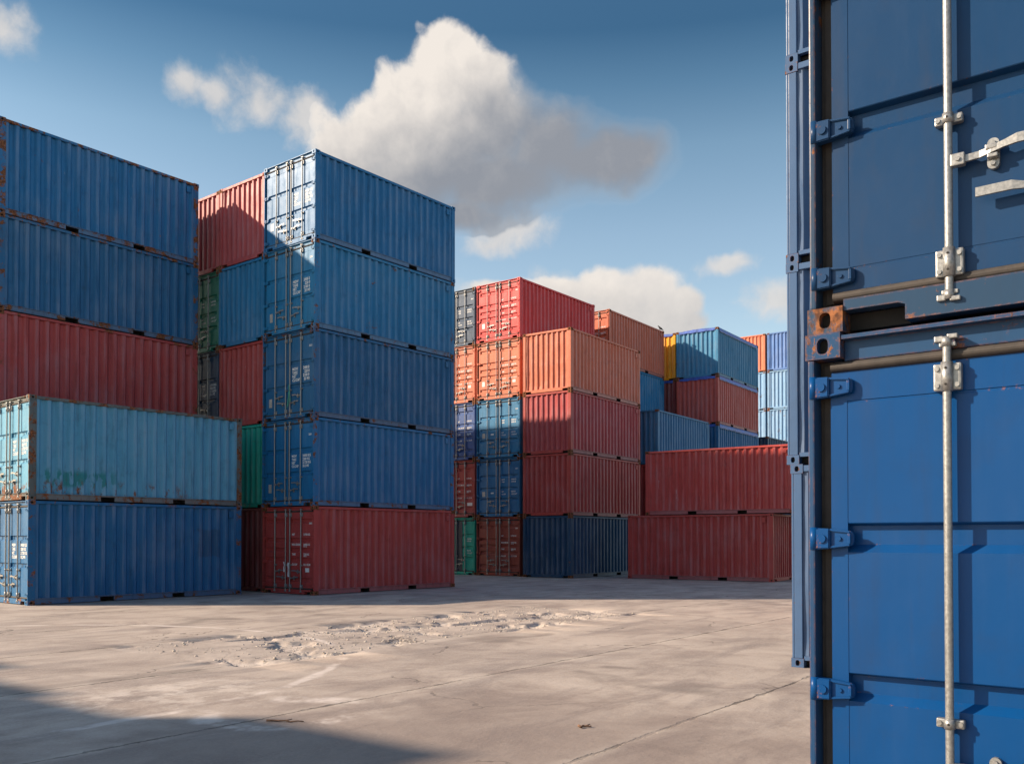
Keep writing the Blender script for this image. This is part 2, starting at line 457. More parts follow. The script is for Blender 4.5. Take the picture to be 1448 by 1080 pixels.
def handle_mesh():
    """handle pointing to +y from its bar (axis at 0), hub at z = 0"""
    bm = bmesh.new(); D = 0.0425
    box(bm, -0.016, 0.022, 0.010, 0.066, -0.026, 0.026, 0.005)
    cyl(bm, (-0.014, 0.040, 0), (-0.024, 0.040, 0), 0.010, n=8)
    # flat bar with a step
    path = [(0.060, 0.004, 0.0), (0.120, 0.006, 0.004), (0.165, -0.004, 0.010), (0.215, -0.008, 0.022), (0.265, -0.012, 0.032), (0.40, -0.014, 0.030)]
    hh = [0.014, 0.014, 0.013, 0.014, 0.019, 0.019]
    prev = None
    for (y, x, z), h in zip(path, hh):
        r = [bm.verts.new((x + dx, y, z + dz)) for dx, dz in ((-0.007, -h), (0.007, -h), (0.007, h), (-0.007, h))]
        if prev:
            for i in range(4): bm.faces.new((prev[i], prev[(i + 1) % 4], r[(i + 1) % 4], r[i]))
        else: bm.faces.new(r)
        prev = r
    bm.faces.new(prev[::-1])
    # keeper plate with two bolts and a latch
    cy = 0.170
    pts = []
    for i in range(9):
        t = PI * i / 8; pts.append((cy + 0.023 * math.cos(t), 0.046 + 0.022 * math.sin(t)))
    for i in range(9):
        t = PI + PI * i / 8; pts.append((cy + 0.023 * math.cos(t), -0.040 + 0.022 * math.sin(t)))
    prism(bm, pts, 'x', 0.020, D)
    for z in (0.046, -0.040): cyl(bm, (0.022, cy, z), (0.007, cy, z), 0.0105, n=8)
    box(bm, -0.014, 0.019, cy - 0.026, cy + 0.020, 0.012, 0.034, 0.005)
    box(bm, -0.012, 0.019, cy - 0.018, cy + 0.022, -0.022, -0.006, 0.004)
    return mesh_from(bm, 'handle', STEEL)

def hinge_mesh():
    """hinge at the y = 0 post, its own z = 0 at the middle"""
    bm = bmesh.new()
    cyl(bm, (0.022, 0.030, -0.052), (0.022, 0.030, 0.052), 0.0215, n=18)
    prism(bm, [(0.0215, -0.050), (0.105, -0.046), (0.105, 0.046), (0.0215, 0.050)], 'x', 0.0065, 0.060, bev=0.005)
    prism(bm, [(0.092, -0.047), (0.198, -0.034), (0.207, -0.022), (0.207, 0.022), (0.198, 0.034), (0.092, 0.047)], 'x', 0.026, 0.0545, bev=0.004)
    for zz in (-1, 1):     # raised borders of the strap
        prism(bm, [(0.100, zz * 0.046), (0.196, zz * 0.034), (0.196, zz * 0.024), (0.100, zz * 0.034)], 'x', 0.016, 0.0262, bev=0.003)
    box(bm, 0.016, 0.0262, 0.184, 0.198, -0.0238, 0.0238, 0.003)
    cyl(bm, (0.0065, 0.070, 0), (-0.002, 0.070, 0), 0.020, n=16)
    cyl(bm, (0.0262, 0.145, 0), (0.018, 0.145, 0), 0.010, n=8)
    return mesh_from(bm, 'hinge', PAINT)

def tarp_mesh(sd):
    bm = bmesh.new()
    n = 48; rows = []
    zc = CH - 0.012
    def edge(x): return CH - 0.20 + 0.012 * math.sin(x * 9.3 + sd) + 0.015 * noise.noise(Vector((x * 3.0, sd, 0)))
    for i in range(n + 1):
        x = 0.185 + (CL - 0.37) * i / n
        sag = 0.025 * abs(math.sin(i * PI / 6.0)) + 0.01 * noise.noise(Vector((x * 2, sd, 2)))
        row = [(x, -0.006 + 0.006 * noise.noise(Vector((x * 5, 0, sd))), edge(x)), (x, -0.008, CH - 0.06), (x, 0.02, zc + 0.008),
               (x, CW * 0.25, zc + 0.05 - sag), (x, CW * 0.5, zc + 0.07 - sag), (x, CW * 0.75, zc + 0.05 - sag), (x, CW - 0.02, zc + 0.008),
               (x, CW + 0.008, CH - 0.06), (x, CW + 0.006, edge(x + 4))]
        rows.append([bm.verts.new(p) for p in row])
    for i in range(n):
        for k in range(8): bm.faces.new((rows[i][k], rows[i][k + 1], rows[i + 1][k + 1], rows[i + 1][k]))
    # near-end flap
    prev = None
    m = 20
    for i in range(m + 1):
        y = 0.175 + (CW - 0.35) * i / m
        t = i / m
        zt = zc + 0.008 + 0.05 * math.sin(t * PI) - 0.02 * abs(math.sin(i * 1.3))
        col = [bm.verts.new((0.185, y, zt)), bm.verts.new((-0.006, y, zt - 0.015)), bm.verts.new((-0.008, y, CH - 0.15 + 0.012 * math.sin(y * 11 + sd)))]
        if prev:
            for k in range(2): bm.faces.new((prev[k], prev[k + 1], col[k + 1], col[k]))
        prev = col
    me = mesh_from(bm, 'tarpaulin', TARP)
    return me

def tarp_rope_mesh():
    bm = bmesh.new()
    pts = []
    n = 40
    for i in range(n + 1):
        x = 0.2 + (CL - 0.4) * i / n
        pts.append((x, -0.016, CH - 0.205 - 0.03 * abs(math.sin(i * PI / 2))))
    for a, b in zip(pts, pts[1:]): cyl(bm, a, b, 0.008, n=6)
    return mesh_from(bm, 'tarpaulin_rope', CABLE)

def vent_mesh():
    bm = bmesh.new()
    prism(bm, [(0.016, 2.24), (-0.004, 2.25), (-0.004, 2.42), (0.016, 2.43)], 'x', 5.63, 5.76)
    return mesh_from(bm, 'vent', PAINT)

def text_mesh(lines, name, mat=WHITE, font_scale_x=0.85):
    """lines: (string, y, z, height) in door coordinates, reading as seen from outside (towards +x); joined into one mesh"""
    bm = bmesh.new()
    for s, y, z, h in lines:
        cu = bpy.data.curves.new('lettering', 'FONT'); cu.body = s; cu.size = h * 1.38
        cu.resolution_u = 2
        cu.offset = h * 0.05
        ob = bpy.data.objects.new('lettering', cu); COL.objects.link(ob)
        dg = bpy.context.evaluated_depsgraph_get(); dg.update()
        me = bpy.data.meshes.new_from_object(ob.evaluated_get(dg))
        b2 = bmesh.new(); b2.from_mesh(me)
        # text x -> -y (left to right seen from outside is decreasing y), text y -> z
        M = Matrix(((0, 0, -1, 0), (-font_scale_x, 0, 0, y), (0, 1, 0, z), (0, 0, 0, 1)))
        M[0][3] = DX + 0.0005
        b2.transform(M)
        tmp = bpy.data.meshes.new('t'); b2.to_mesh(tmp); b2.free()
        bm.from_mesh(tmp)
        bpy.data.objects.remove(ob); bpy.data.curves.remove(cu); bpy.data.meshes.remove(me); bpy.data.meshes.remove(tmp)
    for v in bm.verts: v.co.x -= 0.0012
    return mesh_from(bm, name, mat)

def plate_mesh(y0, y1, z0, z1, mat, name='placard', th=0.004):
    bm = bmesh.new()
    box(bm, DX - th, DX - 0.0005, y0, y1, z0, z1)
    return mesh_from(bm, name, mat)

M_CAST = casting_mesh()
M_FRAME_D = mesh_from(frame_bm(True), 'frame', [PAINT, CAVITY])
M_FRAME_B = mesh_from(frame_bm(False), 'frame', [PAINT, CAVITY])
M_SIDE = [side_wall_mesh(i + 1.3, a) for i, a in enumerate((0.008, 0.014, 0.020))]
M_END = [end_wall_mesh(i + 2.1, a) for i, a in enumerate((0.008, 0.016))]
M_ROOF = roof_mesh(); M_RAIL = rail_mesh()
M_DOOR = {k: door_mesh(k) for k in GROOVES}
M_GASK = gasket_mesh()
M_BAR = bar_mesh(); M_HAND = handle_mesh(); M_HINGE = hinge_mesh()
M_TARP = [tarp_mesh(0.3), tarp_mesh(2.7)]; M_ROPE = tarp_rope_mesh(); M_VENT = vent_mesh()

TX_TWO = text_mesh([('MGW', 1.06, 1.445, 0.075), ('TARE', 1.06, 1.345, 0.075), ('NET', 1.06, 1.245, 0.075), ('CU.CAP', 1.06, 1.145, 0.075),
                    ('24000 KG', 0.56, 1.445, 0.075), ('2280 KG', 0.56, 1.345, 0.075), ('21720 KG', 0.56, 1.245, 0.075), ('33.2 M3', 0.56, 1.145, 0.075)], 'stencilled_lettering')
TX_TWO_B = text_mesh([('MGW', 1.06, 1.43, 0.085), ('TARE', 1.06, 1.32, 0.085), ('NET', 1.06, 1.21, 0.085), ('CU.CAP', 1.06, 1.10, 0.085),
                      ('2400 0', 0.56, 1.43, 0.085), ('220 0', 0.50, 1.32, 0.085), ('2180 0', 0.56, 1.21, 0.085), ('33 M3', 0.52, 1.10, 0.085)], 'stencilled_lettering')
TX_FIVE = text_mesh([('MAX.GROSS', 1.07, 1.435, 0.06), ('24000 KG', 0.54, 1.435, 0.06), ('52910 LB', 0.54, 1.39, 0.035), ('TARE', 1.07, 1.150, 0.06), ('2250 KG', 0.54, 1.150, 0.06),
                     ('4960 LB', 0.54, 1.105, 0.035), ('NET', 1.07, 1.73, 0.06), ('21750 KG', 0.54, 1.73, 0.06), ('CU.CAP', 1.07, 0.85, 0.06), ('33.1 CU.M', 0.54, 0.85, 0.06)], 'stencilled_lettering')
TX_THREE = text_mesh([('MGW', 1.05, 1.60, 0.055), ('24000 KG', 0.52, 1.60, 0.055), ('TARE', 1.05, 1.50, 0.055), ('52900 LB', 0.52, 1.50, 0.055), ('NET', 1.05, 1.07, 0.055),
                      ('2220 KG', 0.52, 1.07, 0.055), ('CU.CAP', 1.05, 0.96, 0.055), ('1170 CU.FT', 0.52, 0.96, 0.055)], 'stencilled_lettering')
TX_MARK = text_mesh([('22G1', 0.29, 2.06, 0.055)], 'stencilled_lettering')
PL_BEIGE = plate_mesh(2.02, 2.16, 0.42, 0.68, BEIGE)
PL_BEIGE_R = plate_mesh(1.98, 2.14, 0.90, 1.12, BEIGE)
PL_WHITE = plate_mesh(0.28, 0.45, 0.66, 0.78, WHITE)
PL_WHITE2 = plate_mesh(2.00, 2.15, 0.62, 0.84, WHITE)
PL_OVAL = plate_mesh(1.50, 1.66, 1.02, 1.08, WHITE)
PL_WHITE3 = plate_mesh(0.20, 0.50, 0.52, 0.66, WHITE)
PL_YEL = plate_mesh(1.92, 2.06, 1.80, 1.98, YELLOW)
PL_NAVY = plate_mesh(0.78, 1.18, 0.19, 2.40, NAVYPATCH, 'repainted_panel', 0.006)

def dup_mesh_with(me, mats):
    m2 = me.copy()
    for i, m in enumerate(mats): m2.materials[i] = m
    return m2
NEAR = {}
def near_version(me):
    if me.name not in NEAR:
        m2 = me.copy()
        for i, m in enumerate(m2.materials):
            if m == PAINT: m2.materials[i] = PAINT_NEAR
        NEAR[me.name] = m2
    return NEAR[me.name]

def hidden_bm():
    bm = bmesh.new()
    for me in (M_FRAME_B, M_RAIL, M_SIDE[0], M_ROOF, M_END[0]): bm.from_mesh(me)
    b2 = bmesh.new()
    for me in (M_RAIL, M_SIDE[0], M_END[0]): b2.from_mesh(me)
    b2.transform(Matrix.Translation((CL, CW, 0)) @ Matrix.Rotation(PI, 4, 'Z'))
    t = bpy.data.meshes.new('t'); b2.to_mesh(t); b2.free(); bm.from_mesh(t); bpy.data.meshes.remove(t)
    t = bpy.data.meshes.new('t')
    for i in range(8):
        b3 = bmesh.new(); b3.from_mesh(M_CAST); b3.transform(CAST_M[i]); b3.to_mesh(t); b3.free(); bm.from_mesh(t)
    bpy.data.meshes.remove(t)
    return bm
CAST_M = []
for x, sx in ((0, 1), (CL, -1)):
    for y, sy in ((0, 1), (CW, -1)):
        for z, sz in ((0, 1), (CH, -1)):
            CAST_M.append(Matrix.Translation((x, y, z)) @ Matrix.Diagonal((sx, sy, sz, 1)))
M_HIDDEN = mesh_from(hidden_bm(), 'shipping_container', [PAINT, CAVITY], keep=True)

# ------------------------------------------------------------------ containers as things
def child(name, me, parent, mat4=None, props=None):
    o = bpy.data.objects.new(name, me); COL.objects.link(o); o.parent = parent
    if mat4 is not None: o.matrix_local = mat4
    return o

SEED = [0.0]
MIRY = Matrix.Translation((0, CW, 0)) @ Matrix.Diagonal((1, -1, 1, 1))
def container(x, y, yaw, level, color, label, end='door', rust=0.35, scratch=0.0, patch=0.0, style='two', text=None, plates=(),
              ds=0.0, dt=0.0, dyaw=0.0, tarp=False, post_rust=0.45, near=False, group='stacked shipping containers', hidden=False, side=None, post_col=None, cast_rust=0.90, repaint=0.0):
    """(x, y): ground point of the near right corner; yaw: compass angle of the long side; ds/dt: small shift along / across"""
    a = R(yaw)
    wx = x + ds * math.sin(a) + dt * math.cos(a); wy = y + ds * math.cos(a) - dt * math.sin(a)
    SEED[0] += 1.37
    sd = SEED[0]
    z = level * CH
    rot = PI / 2 - a + R(dyaw)
    def dress(o, r, c=color):
        o.color = c4(c); o['seed'] = sd; o['rust'] = r; o['scratch'] = scratch; o['patch'] = patch; o['repaint'] = repaint
        if near and o.type == 'MESH': o.data = near_version(o.data)
        return o
    if hidden:
        root = bpy.data.objects.new('shipping_container', M_HIDDEN); dress(root, rust)
    else:
        root = bpy.data.objects.new('shipping_container', None); root.empty_display_size = 0.5
    COL.objects.link(root)
    root.location = (wx, wy, z); root.rotation_euler = (0, 0, rot)
    root['label'] = label; root['category'] = 'shipping container'; root['group'] = group
    if hidden: return root
    door = end == 'door'
    dress(child('frame', M_FRAME_D if door else M_FRAME_B, root), post_rust, post_col or color)
    pc = post_col or color
    rail_col = tuple(v * 0.62 + w * 0.38 for v, w in zip(pc, (0.20, 0.205, 0.225)))  # bottom rails mixed greyer than the post colour
    dress(child('bottom_rail', M_RAIL, root), post_rust, rail_col)
    dress(child('bottom_rail', M_RAIL, root, Matrix.Translation((CL, CW, 0)) @ Matrix.Rotation(PI, 4, 'Z')), post_rust, rail_col)
    for i in range(8):
        o = dress(child('corner_casting', M_CAST, root, CAST_M[i]), cast_rust, post_col or color)
    k = int(sd * 10) % 3 if side is None else side
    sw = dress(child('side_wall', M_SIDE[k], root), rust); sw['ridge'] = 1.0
    dress(child('vent', M_VENT, sw), rust)
    dress(child('side_wall', M_SIDE[(k + 1) % 3], root, Matrix.Translation((CL, CW, 0)) @ Matrix.Rotation(PI, 4, 'Z')), rust)
    dress(child('end_wall', M_END[k % 2], root, Matrix.Translation((CL, CW, 0)) @ Matrix.Rotation(PI, 4, 'Z')), rust)
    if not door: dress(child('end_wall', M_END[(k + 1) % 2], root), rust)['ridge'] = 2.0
    if tarp:
        t = dress(child('tarpaulin', M_TARP[k % 2], root), 0)
        dress(child('tarpaulin_rope', M_ROPE, t), 0)
    else:
        dress(child('roof', M_ROOF, root), rust)
    if door:
        dress(child('door_gasket', M_GASK, root), 0)
        for lf in (0, 1):
            d = dress(child('door', M_DOOR[style], root, MIRY if lf else None), rust * 0.8)
            for yb, dirn, hz in ((0.61, 1, 0.665), (1.118, -1, 0.475)):
                b = dress(child('locking_bar', M_BAR, d, Matrix.Translation((0.012, yb, 0))), 0.2)
                h = dress(child('handle', M_HAND, d, Matrix.Translation((0.012, yb, hz)) @ Matrix.Diagonal((1, dirn, 1, 1))), 0.2)
            for hz in (0.26, 0.95, 1.643, 2.343):
                dress(child('hinge', M_HINGE, d, Matrix.Translation((0, 0, hz))), rust + 0.05)
            if lf == 0:
                for tm in (text or ()): child('stencilled_lettering', tm, d)
                for pm in plates:
                    if pm.vertices[0].co.y < 1.22: child(pm.name.split('.')[0], pm, d)
            else:
                for pm in plates:
                    if pm.vertices[0].co.y > 1.22: child(pm.name.split('.')[0], pm, d, MIRY.inverted())
    return root

# linear base colours
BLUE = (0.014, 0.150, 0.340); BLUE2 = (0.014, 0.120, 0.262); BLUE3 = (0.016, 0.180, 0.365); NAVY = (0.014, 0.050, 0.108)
DEEP = (0.006, 0.118, 0.285); SKYB = (0.085, 0.315, 0.48); STEELB = (0.040, 0.17, 0.33); LBLUE = (0.20, 0.36, 0.56); VIOLET = (0.035, 0.095, 0.29)
RED = (0.41, 0.058, 0.050); RED2 = (0.40, 0.056, 0.050); MAROON = (0.18, 0.030, 0.032); ROSE = (0.42, 0.066, 0.068); BRICK = (0.30, 0.056, 0.037)
SCARLET = (0.62, 0.050, 0.050); ORANGE = (0.61, 0.175, 0.095); TEAL = (0.006, 0.36, 0.27); GREEN = (0.012, 0.19, 0.125); YEL = (0.74, 0.33, 0.014)

def along(x, y, yaw, s=0.0, t=0.0):
    a = R(yaw); return (x + s * math.sin(a) + t * math.cos(a), y + s * math.cos(a) - t * math.sin(a))

HID = 'shipping container buried among the stacks, hidden from view by nearer containers'
HIDG = 'containers hidden inside the stacks'
def hidden(x, y, yaw, lv, col=BLUE): container(x, y, yaw, lv, col, HID, hidden=True, group=HIDG, rust=0.4)

# tower of five
T = (-5.718, 26.303, 38.4)
container(*T, 0, RED2, 'dark red container with steel-barred doors, on the ground under the blue tower of four', style='five', text=(TX_FIVE, TX_MARK), plates=(PL_WHITE,), rust=0.36, dt=0.015, post_rust=0.35)
container(*T, 1, BLUE, 'plain blue container with white weight lettering, resting on the dark red one of the tower', text=(TX_TWO, TX_MARK), plates=(PL_BEIGE,), dt=-0.02, post_rust=0.62)
container(*T, 2, BLUE2, 'dull blue container in the middle of the tower, green cord hanging on its doors', text=(TX_TWO_B, TX_MARK), plates=(PL_BEIGE,), dt=-0.01, post_rust=0.62, scratch=0.3)
container(*T, 3, BLUE3, 'lighter blue container, second from the top of the tower, scuffed low on its side', text=(TX_TWO_B, TX_MARK), plates=(PL_BEIGE,), scratch=0.5, post_rust=0.60, rust=0.46)
container(*T, 4, BLUE, 'blue container with sunlit grey-looking doors, topmost of the five-high tower', text=(TX_TWO,), plates=(PL_WHITE2,), dt=0.02, cast_rust=0.3)
T2 = along(*T, 0.12, -CW - 0.055) + (38.4,)
container(*T2, 0, MAROON, 'dark maroon container end on the ground, in the gap beside the light blue container', end='blank', scratch=0.8, post_rust=0.4)
container(*T2, 1, TEAL, 'bright teal green container end squeezed between the light blue container and the tower', end='blank', post_rust=0.55, rust=0.45)
container(*T2, 2, RED2, 'maroon container end with pale vertical scratches, third tier beside the tower', end='blank', scratch=1.0, ds=0.02, post_rust=0.4)
container(*T2, 3, BLUE3, 'blue container end between two red ones, beside the tower and a green-doored container', end='blank', scratch=0.5, dt=-0.02, post_rust=0.5)
container(*T2, 4, ROSE, 'faded red container end crossed by a diagonal shadow, top tier touching the tower', end='blank', scratch=0.5, post_rust=0.5)
T3 = along(*T2, 0.03, -CW - 0.05) + (38.4,)
hidden(*T3, 0, RED); hidden(*T3, 1, BLUE)
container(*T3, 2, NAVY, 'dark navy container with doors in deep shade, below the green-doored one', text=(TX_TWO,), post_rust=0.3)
container(*T3, 3, GREEN, 'green container with doors in the narrow gap behind the left stack', text=(TX_THREE,), style='three', post_rust=0.4)
container(*T3, 4, ROSE, 'red container end half hidden behind the tall left stack, top tier', end='blank', post_rust=0.4)

for c in range(3, 7):
    p = along(*T, 0.1, -c * (CW + 0.055))
    for lv in range(5): hidden(p[0], p[1], 38.4, lv, (RED, BLUE, BLUE2)[(c + lv) % 3])

# low pair in front on the left
L = (-11.845, 22.327, 39.4)
container(*L, 0, DEEP, 'dark blue container on the ground under the weathered light blue one', text=(TX_TWO,), rust=0.30, post_rust=0.62, plates=(PL_WHITE2,), cast_rust=0.75, repaint=0.55)
container(*L, 1, SKYB, 'weathered light blue container with teal patches and rust along its lower side', text=(TX_TWO,), plates=(PL_YEL,), rust=0.40, patch=1.0, post_rust=0.72, cast_rust=0.8, post_col=(0.10, 0.13, 0.13))

# tall stack behind it
K = (-13.726, 24.225, 37.7)
hidden(*K, 0, BLUE); hidden(*K, 1, BLUE2)
container(*K, 2, RED2, 'long maroon container side just above the weathered light blue container', rust=0.36, post_rust=0.65, scratch=0.3)
container(*K, 3, BLUE2, 'blue container side, second from the top of the tall left stack, above the maroon one', rust=0.36, post_rust=0.70, dt=0.01, scratch=0.4)
container(*K, 4, BLUE, 'blue container with rusty corner posts on top of the tall left stack', rust=0.42, post_rust=0.78, scratch=0.5)

# middle stack of five, doors towards the yard
M = (0.347, 39.30, 37.35)
container(*M, 0, BRICK, 'brick red container with barred doors on the ground, bottom of the middle five-high stack', style='five', text=(TX_FIVE, TX_MARK), rust=0.3)
container(*M, 1, BLUE, 'blue container with ribbed doors and a white oval plate, on the brick red one', style='three', text=(TX_THREE, TX_MARK), plates=(PL_BEIGE_R, PL_OVAL))
container(*M, 2, BLUE3, 'blue container with doors half in sun, under the orange one of the middle stack', style='three', text=(TX_THREE, TX_MARK), plates=(PL_BEIGE_R, PL_OVAL))
container(*M, 3, ORANGE, 'orange container with sunlit barred doors, directly under the bright red one', style='five', text=(TX_FIVE,), plates=(PL_WHITE2, PL_WHITE))
container(*M, 4, SCARLET, 'bright red container with sunlit doors, topmost of the middle stack', style='five', text=(TX_FIVE, TX_MARK), plates=(PL_WHITE2,), cast_rust=0.4)
M2 = along(*M, 0.02, -CW - 0.10) + (37.35,)
container(*M2, 0, TEAL, 'teal green container door on the ground beside the brick red one', style='three', text=(TX_THREE,), plates=(PL_NAVY,), rust=0.3)
container(*M2, 1, RED2, 'maroon container with white door labels, above the teal green one behind the tower', style='five', text=(TX_FIVE,), plates=(PL_WHITE3,))
container(*M2, 2, VIOLET, 'violet blue container doors half in sun, under an orange one behind the tower edge', style='five', text=(TX_FIVE,))
container(*M2, 3, ORANGE, 'orange container doors partly cut off by the tower edge, under the dark navy one', style='five', text=(TX_FIVE,), plates=(PL_WHITE,))
container(*M2, 4, NAVY, 'dark navy container with grey sunlit doors, left neighbour of the bright red one', style='three', text=(TX_THREE, TX_MARK))

# stack of four with blank ends
N = (2.431, 37.50, 35.9)
container(*N, 0, (0.010, 0.056, 0.125), 'dark navy container on the ground below the red pair of the four-high stack', end='blank', rust=0.34, post_rust=0.5)
container(*N, 1, RED, 'red container lying on the dark navy one in the four-high stack', end='blank', rust=0.28)
container(*N, 2, ROSE, 'rosy red container with pale streaks on its side, under the orange one', end='blank', scratch=0.9, rust=0.25, post_col=RED)
container(*N, 3, ORANGE, 'orange container with a sunlit blank end, topmost of the four-high stack', end='blank', rust=0.28)

# rows behind
P = (4.80, 44.80, 35.6)
for lv in (0, 1, 2): hidden(*P, lv, (RED, BLUE, STEELB)[lv])
container(*P, 3, BLUE3, 'blue container side showing below the long orange one with the bird', end='blank')
container(*P, 4, (0.56, 0.150, 0.082), 'orange-brown container high behind the bright red one, a bird on its far corner', style='five', text=(TX_FIVE,), rust=0.3)
U = (6.93, 43.20, 35.5)
hidden(*U, 0, BLUE); hidden(*U, 1, RED)
container(*U, 2, STEELB, 'steel blue ribbed container rising just behind the upper rust red container', end='blank', rust=0.25)
S = (11.02, 48.60, 35.2)
hidden(*S, 0, BLUE); hidden(*S, 1, RED)
container(*S, 2, DEEP, 'deep blue open-top container with a bright tarpaulin edge, under the red one', end='blank', tarp=True, rust=0.25)
container(*S, 3, (0.48, 0.085, 0.065), 'red open-top container with a dark tarpaulin, below the blue one against the sky', end='blank', tarp=True, rust=0.25)
container(*S, 4, (0.040, 0.21, 0.38), 'greenish blue open-top container with a tarpaulin, standing highest against the sky', end='blank', tarp=True, rust=0.36, scratch=0.6, post_rust=0.5)
Q = along(*S, 0.05, -CW - 0.06) + (35.2,)
for lv in (0, 1, 2): hidden(*Q, lv, (BLUE, RED, BLUE)[lv])
container(*Q, 3, MAROON, 'dark red open-top container end in the slot below the yellow one', end='blank', tarp=True)
container(*Q, 4, YEL, 'yellow open-top container end wedged between the orange-brown and greenish blue containers', end='blank', tarp=True)
X = (15.40, 54.80, 37.0)
hidden(*X, 0, RED); hidden(*X, 1, BLUE)
container(*X, 2, NAVY, 'dark blue container whose top edge peeps over the upper rust red container', end='blank')
W = along(17.30, 61.70, 37.0, 0, CW) + (37.0,)
for lv in (0, 1, 2): hidden(*W, lv, (BLUE, RED, BLUE)[lv])
container(*W, 3, LBLUE, 'pale blue container end with rusty ribs, lowest of the far sunlit blue three', end='blank', rust=0.55)
container(*W, 4, LBLUE, 'pale blue container end in the middle of the far sunlit blue three', end='blank', rust=0.42)
container(*W, 5, (0.09, 0.19, 0.45), 'strong blue container end on top of the far sunlit blue stack', end='blank', rust=0.40)
V = along(*W, 0.0, -CW - 0.12) + (37.0,)
for lv in (0, 1, 2): hidden(*V, lv, (BLUE, RED, BLUE)[lv])
container(*V, 3, LBLUE, 'pale blue container sliver behind the red open-top, lower of two', end='blank', rust=0.5)
container(*V, 4, LBLUE, 'pale blue container sliver under the far orange container', end='blank', rust=0.5)
container(*V, 5, ORANGE, 'far orange container end against the sky beside the strong blue one', end='blank', rust=0.3)

# two red ones lying across
RR = (4.773, 37.648, 123.5)
container(*RR, 0, RED, 'rust red container on the ground, lower of the crosswise pair, with pale scrapes', rust=0.34, scratch=0.8, post_rust=0.5, style='five', side=1, cast_rust=0.7)
container(*along(*RR, 0.80, 0.0), 123.5, 1, (0.47, 0.066, 0.057), 'brighter rust red container lying on top of the crosswise pair', rust=0.30, scratch=0.9, post_rust=0.3, style='five', side=2)

# second stack on the right
B = along(3.549, 11.732, 37.7, 0, CW) + (37.7,)
BB = (0.060, 0.115, 0.225)
container(*B, 0, BB, 'grey-blue container on the ground behind the near doors, its chipped post showing', end='blank', near=True, dt=0.035, post_rust=0.16, cast_rust=0.4, rust=0.2, scratch=0.3)
container(*B, 1, BB, 'grey-blue container second from the ground in the stack behind the near doors', end='blank', near=True, dt=-0.012, post_rust=0.12, cast_rust=0.3, rust=0.2)
container(*B, 2, BB, 'grey-blue container third from the ground in the stack behind the near doors', end='blank', near=True, dt=-0.008, post_rust=0.14, cast_rust=0.7, rust=0.2)
container(*B, 3, BB, 'grey-blue container cut by the top of the picture, behind the near doors', end='blank', near=True, dt=-0.004, post_rust=0.12, cast_rust=0.3, rust=0.2)

for k in (1, 2, 3):
    p = along(*B, 7.05 * k, 0.0)
    for lv in range(4): hidden(p[0], p[1], 37.7, lv, (BLUE2, RED, BLUE)[(k + lv) % 3])

# near pair on the right
A = along(1.373, 4.26, 37.7, 0, CW) + (37.7,)
container(*A, 0, (0.002, 0.054, 0.190), 'bright blue container door close up, lower of the nearest pair', near=True, rust=0.0, post_rust=0.52, cast_rust=0.70, post_col=(0.016, 0.058, 0.140))
container(*A, 1, (0.008, 0.042, 0.116), 'dull blue container door close up, upper of the nearest pair, with its handle', near=True, rust=0.03, post_rust=0.58, cast_rust=0.62, dt=0.012, post_col=(0.023, 0.055, 0.108))

# containers beyond the left edge that throw the shadow across the foreground
G0 = (2.43, 37.5, 37.0)
for i in range(4):
    for lv in range(3):
        p = along(*G0, -35.4 - CL + (0.12, -0.60, -0.36, 0.32)[i], 4.4 - i * (CW + 0.08))
        container(p[0], p[1], 37.0, lv, (BLUE, RED, BLUE2)[(i + lv) % 3], 'stacked container outside the picture beside the yard, throwing the foreground shadow',
                  hidden=True, group='containers beside the yard', rust=0.3)

# ------------------------------------------------------------------ small things
def thing(name, me, label, cat, loc, rot=(0, 0, 0), scale=1.0, group=None):
    o = bpy.data.objects.new(name, me); COL.objects.link(o); o.location = loc; o.rotation_euler = rot; o.scale = (scale,) * 3
    o['label'] = label; o['category'] = cat
    if group: o['group'] = group
    return o

def tube(bm, pts, radii, n=8):
    prev = None
    for i, p in enumerate(pts):
        p = Vector(p); d = (Vector(pts[min(i + 1, len(pts) - 1)]) - Vector(pts[max(i - 1, 0)])).normalized()
        u = d.cross(Vector((0, 1, 0.01))).normalized(); v = d.cross(u)
        r = [bm.verts.new(p + (u * math.cos(2 * PI * k / n) + v * math.sin(2 * PI * k / n)) * radii[i]) for k in range(n)]
        if prev:
            for k in range(n): bm.faces.new((prev[k], prev[(k + 1) % n], r[(k + 1) % n], r[k]))
        else: bm.faces.new(r[::-1])
        prev = r
    bm.faces.new(prev)

# bird: one continuous body from beak to tail, two legs
bm = bmesh.new()
tube(bm, [(0.150, 0, 0.205), (0.118, 0, 0.208), (0.100, 0, 0.212), (0.075, 0, 0.212), (0.048, 0, 0.190), (0.015, 0, 0.150), (-0.03, 0, 0.110), (-0.075, 0, 0.080), (-0.12, 0, 0.058), (-0.18, 0, 0.035), (-0.225, 0, 0.02)],
     [0.002, 0.008, 0.024, 0.028, 0.026, 0.046, 0.055, 0.045, 0.026, 0.020, 0.016], 12)
for s in (-1, 1):
    tube(bm, [(0.02, s * 0.03, 0.15), (-0.04, s * 0.058, 0.115), (-0.12, s * 0.045, 0.07), (-0.17, s * 0.02, 0.045)], [0.012, 0.026, 0.020, 0.004], 8)
    tube(bm, [(0.0, s * 0.022, 0.09), (0.012, s * 0.024, 0.045), (0.004, s * 0.024, 0.0)], [0.012, 0.005, 0.004], 6)
    tube(bm, [(-0.02, s * 0.024, 0.003), (0.035, s * 0.024, 0.003)], [0.004, 0.003], 6)
bird_me = mesh_from(bm, 'bird', BIRD, True)
pb = along(*P, 5.62, -0.05)
thing('bird', bird_me, 'small black bird perched on the far corner of the orange-brown container', 'bird', (pb[0], pb[1], 5 * CH - 0.010), (0, 0, R(200)))

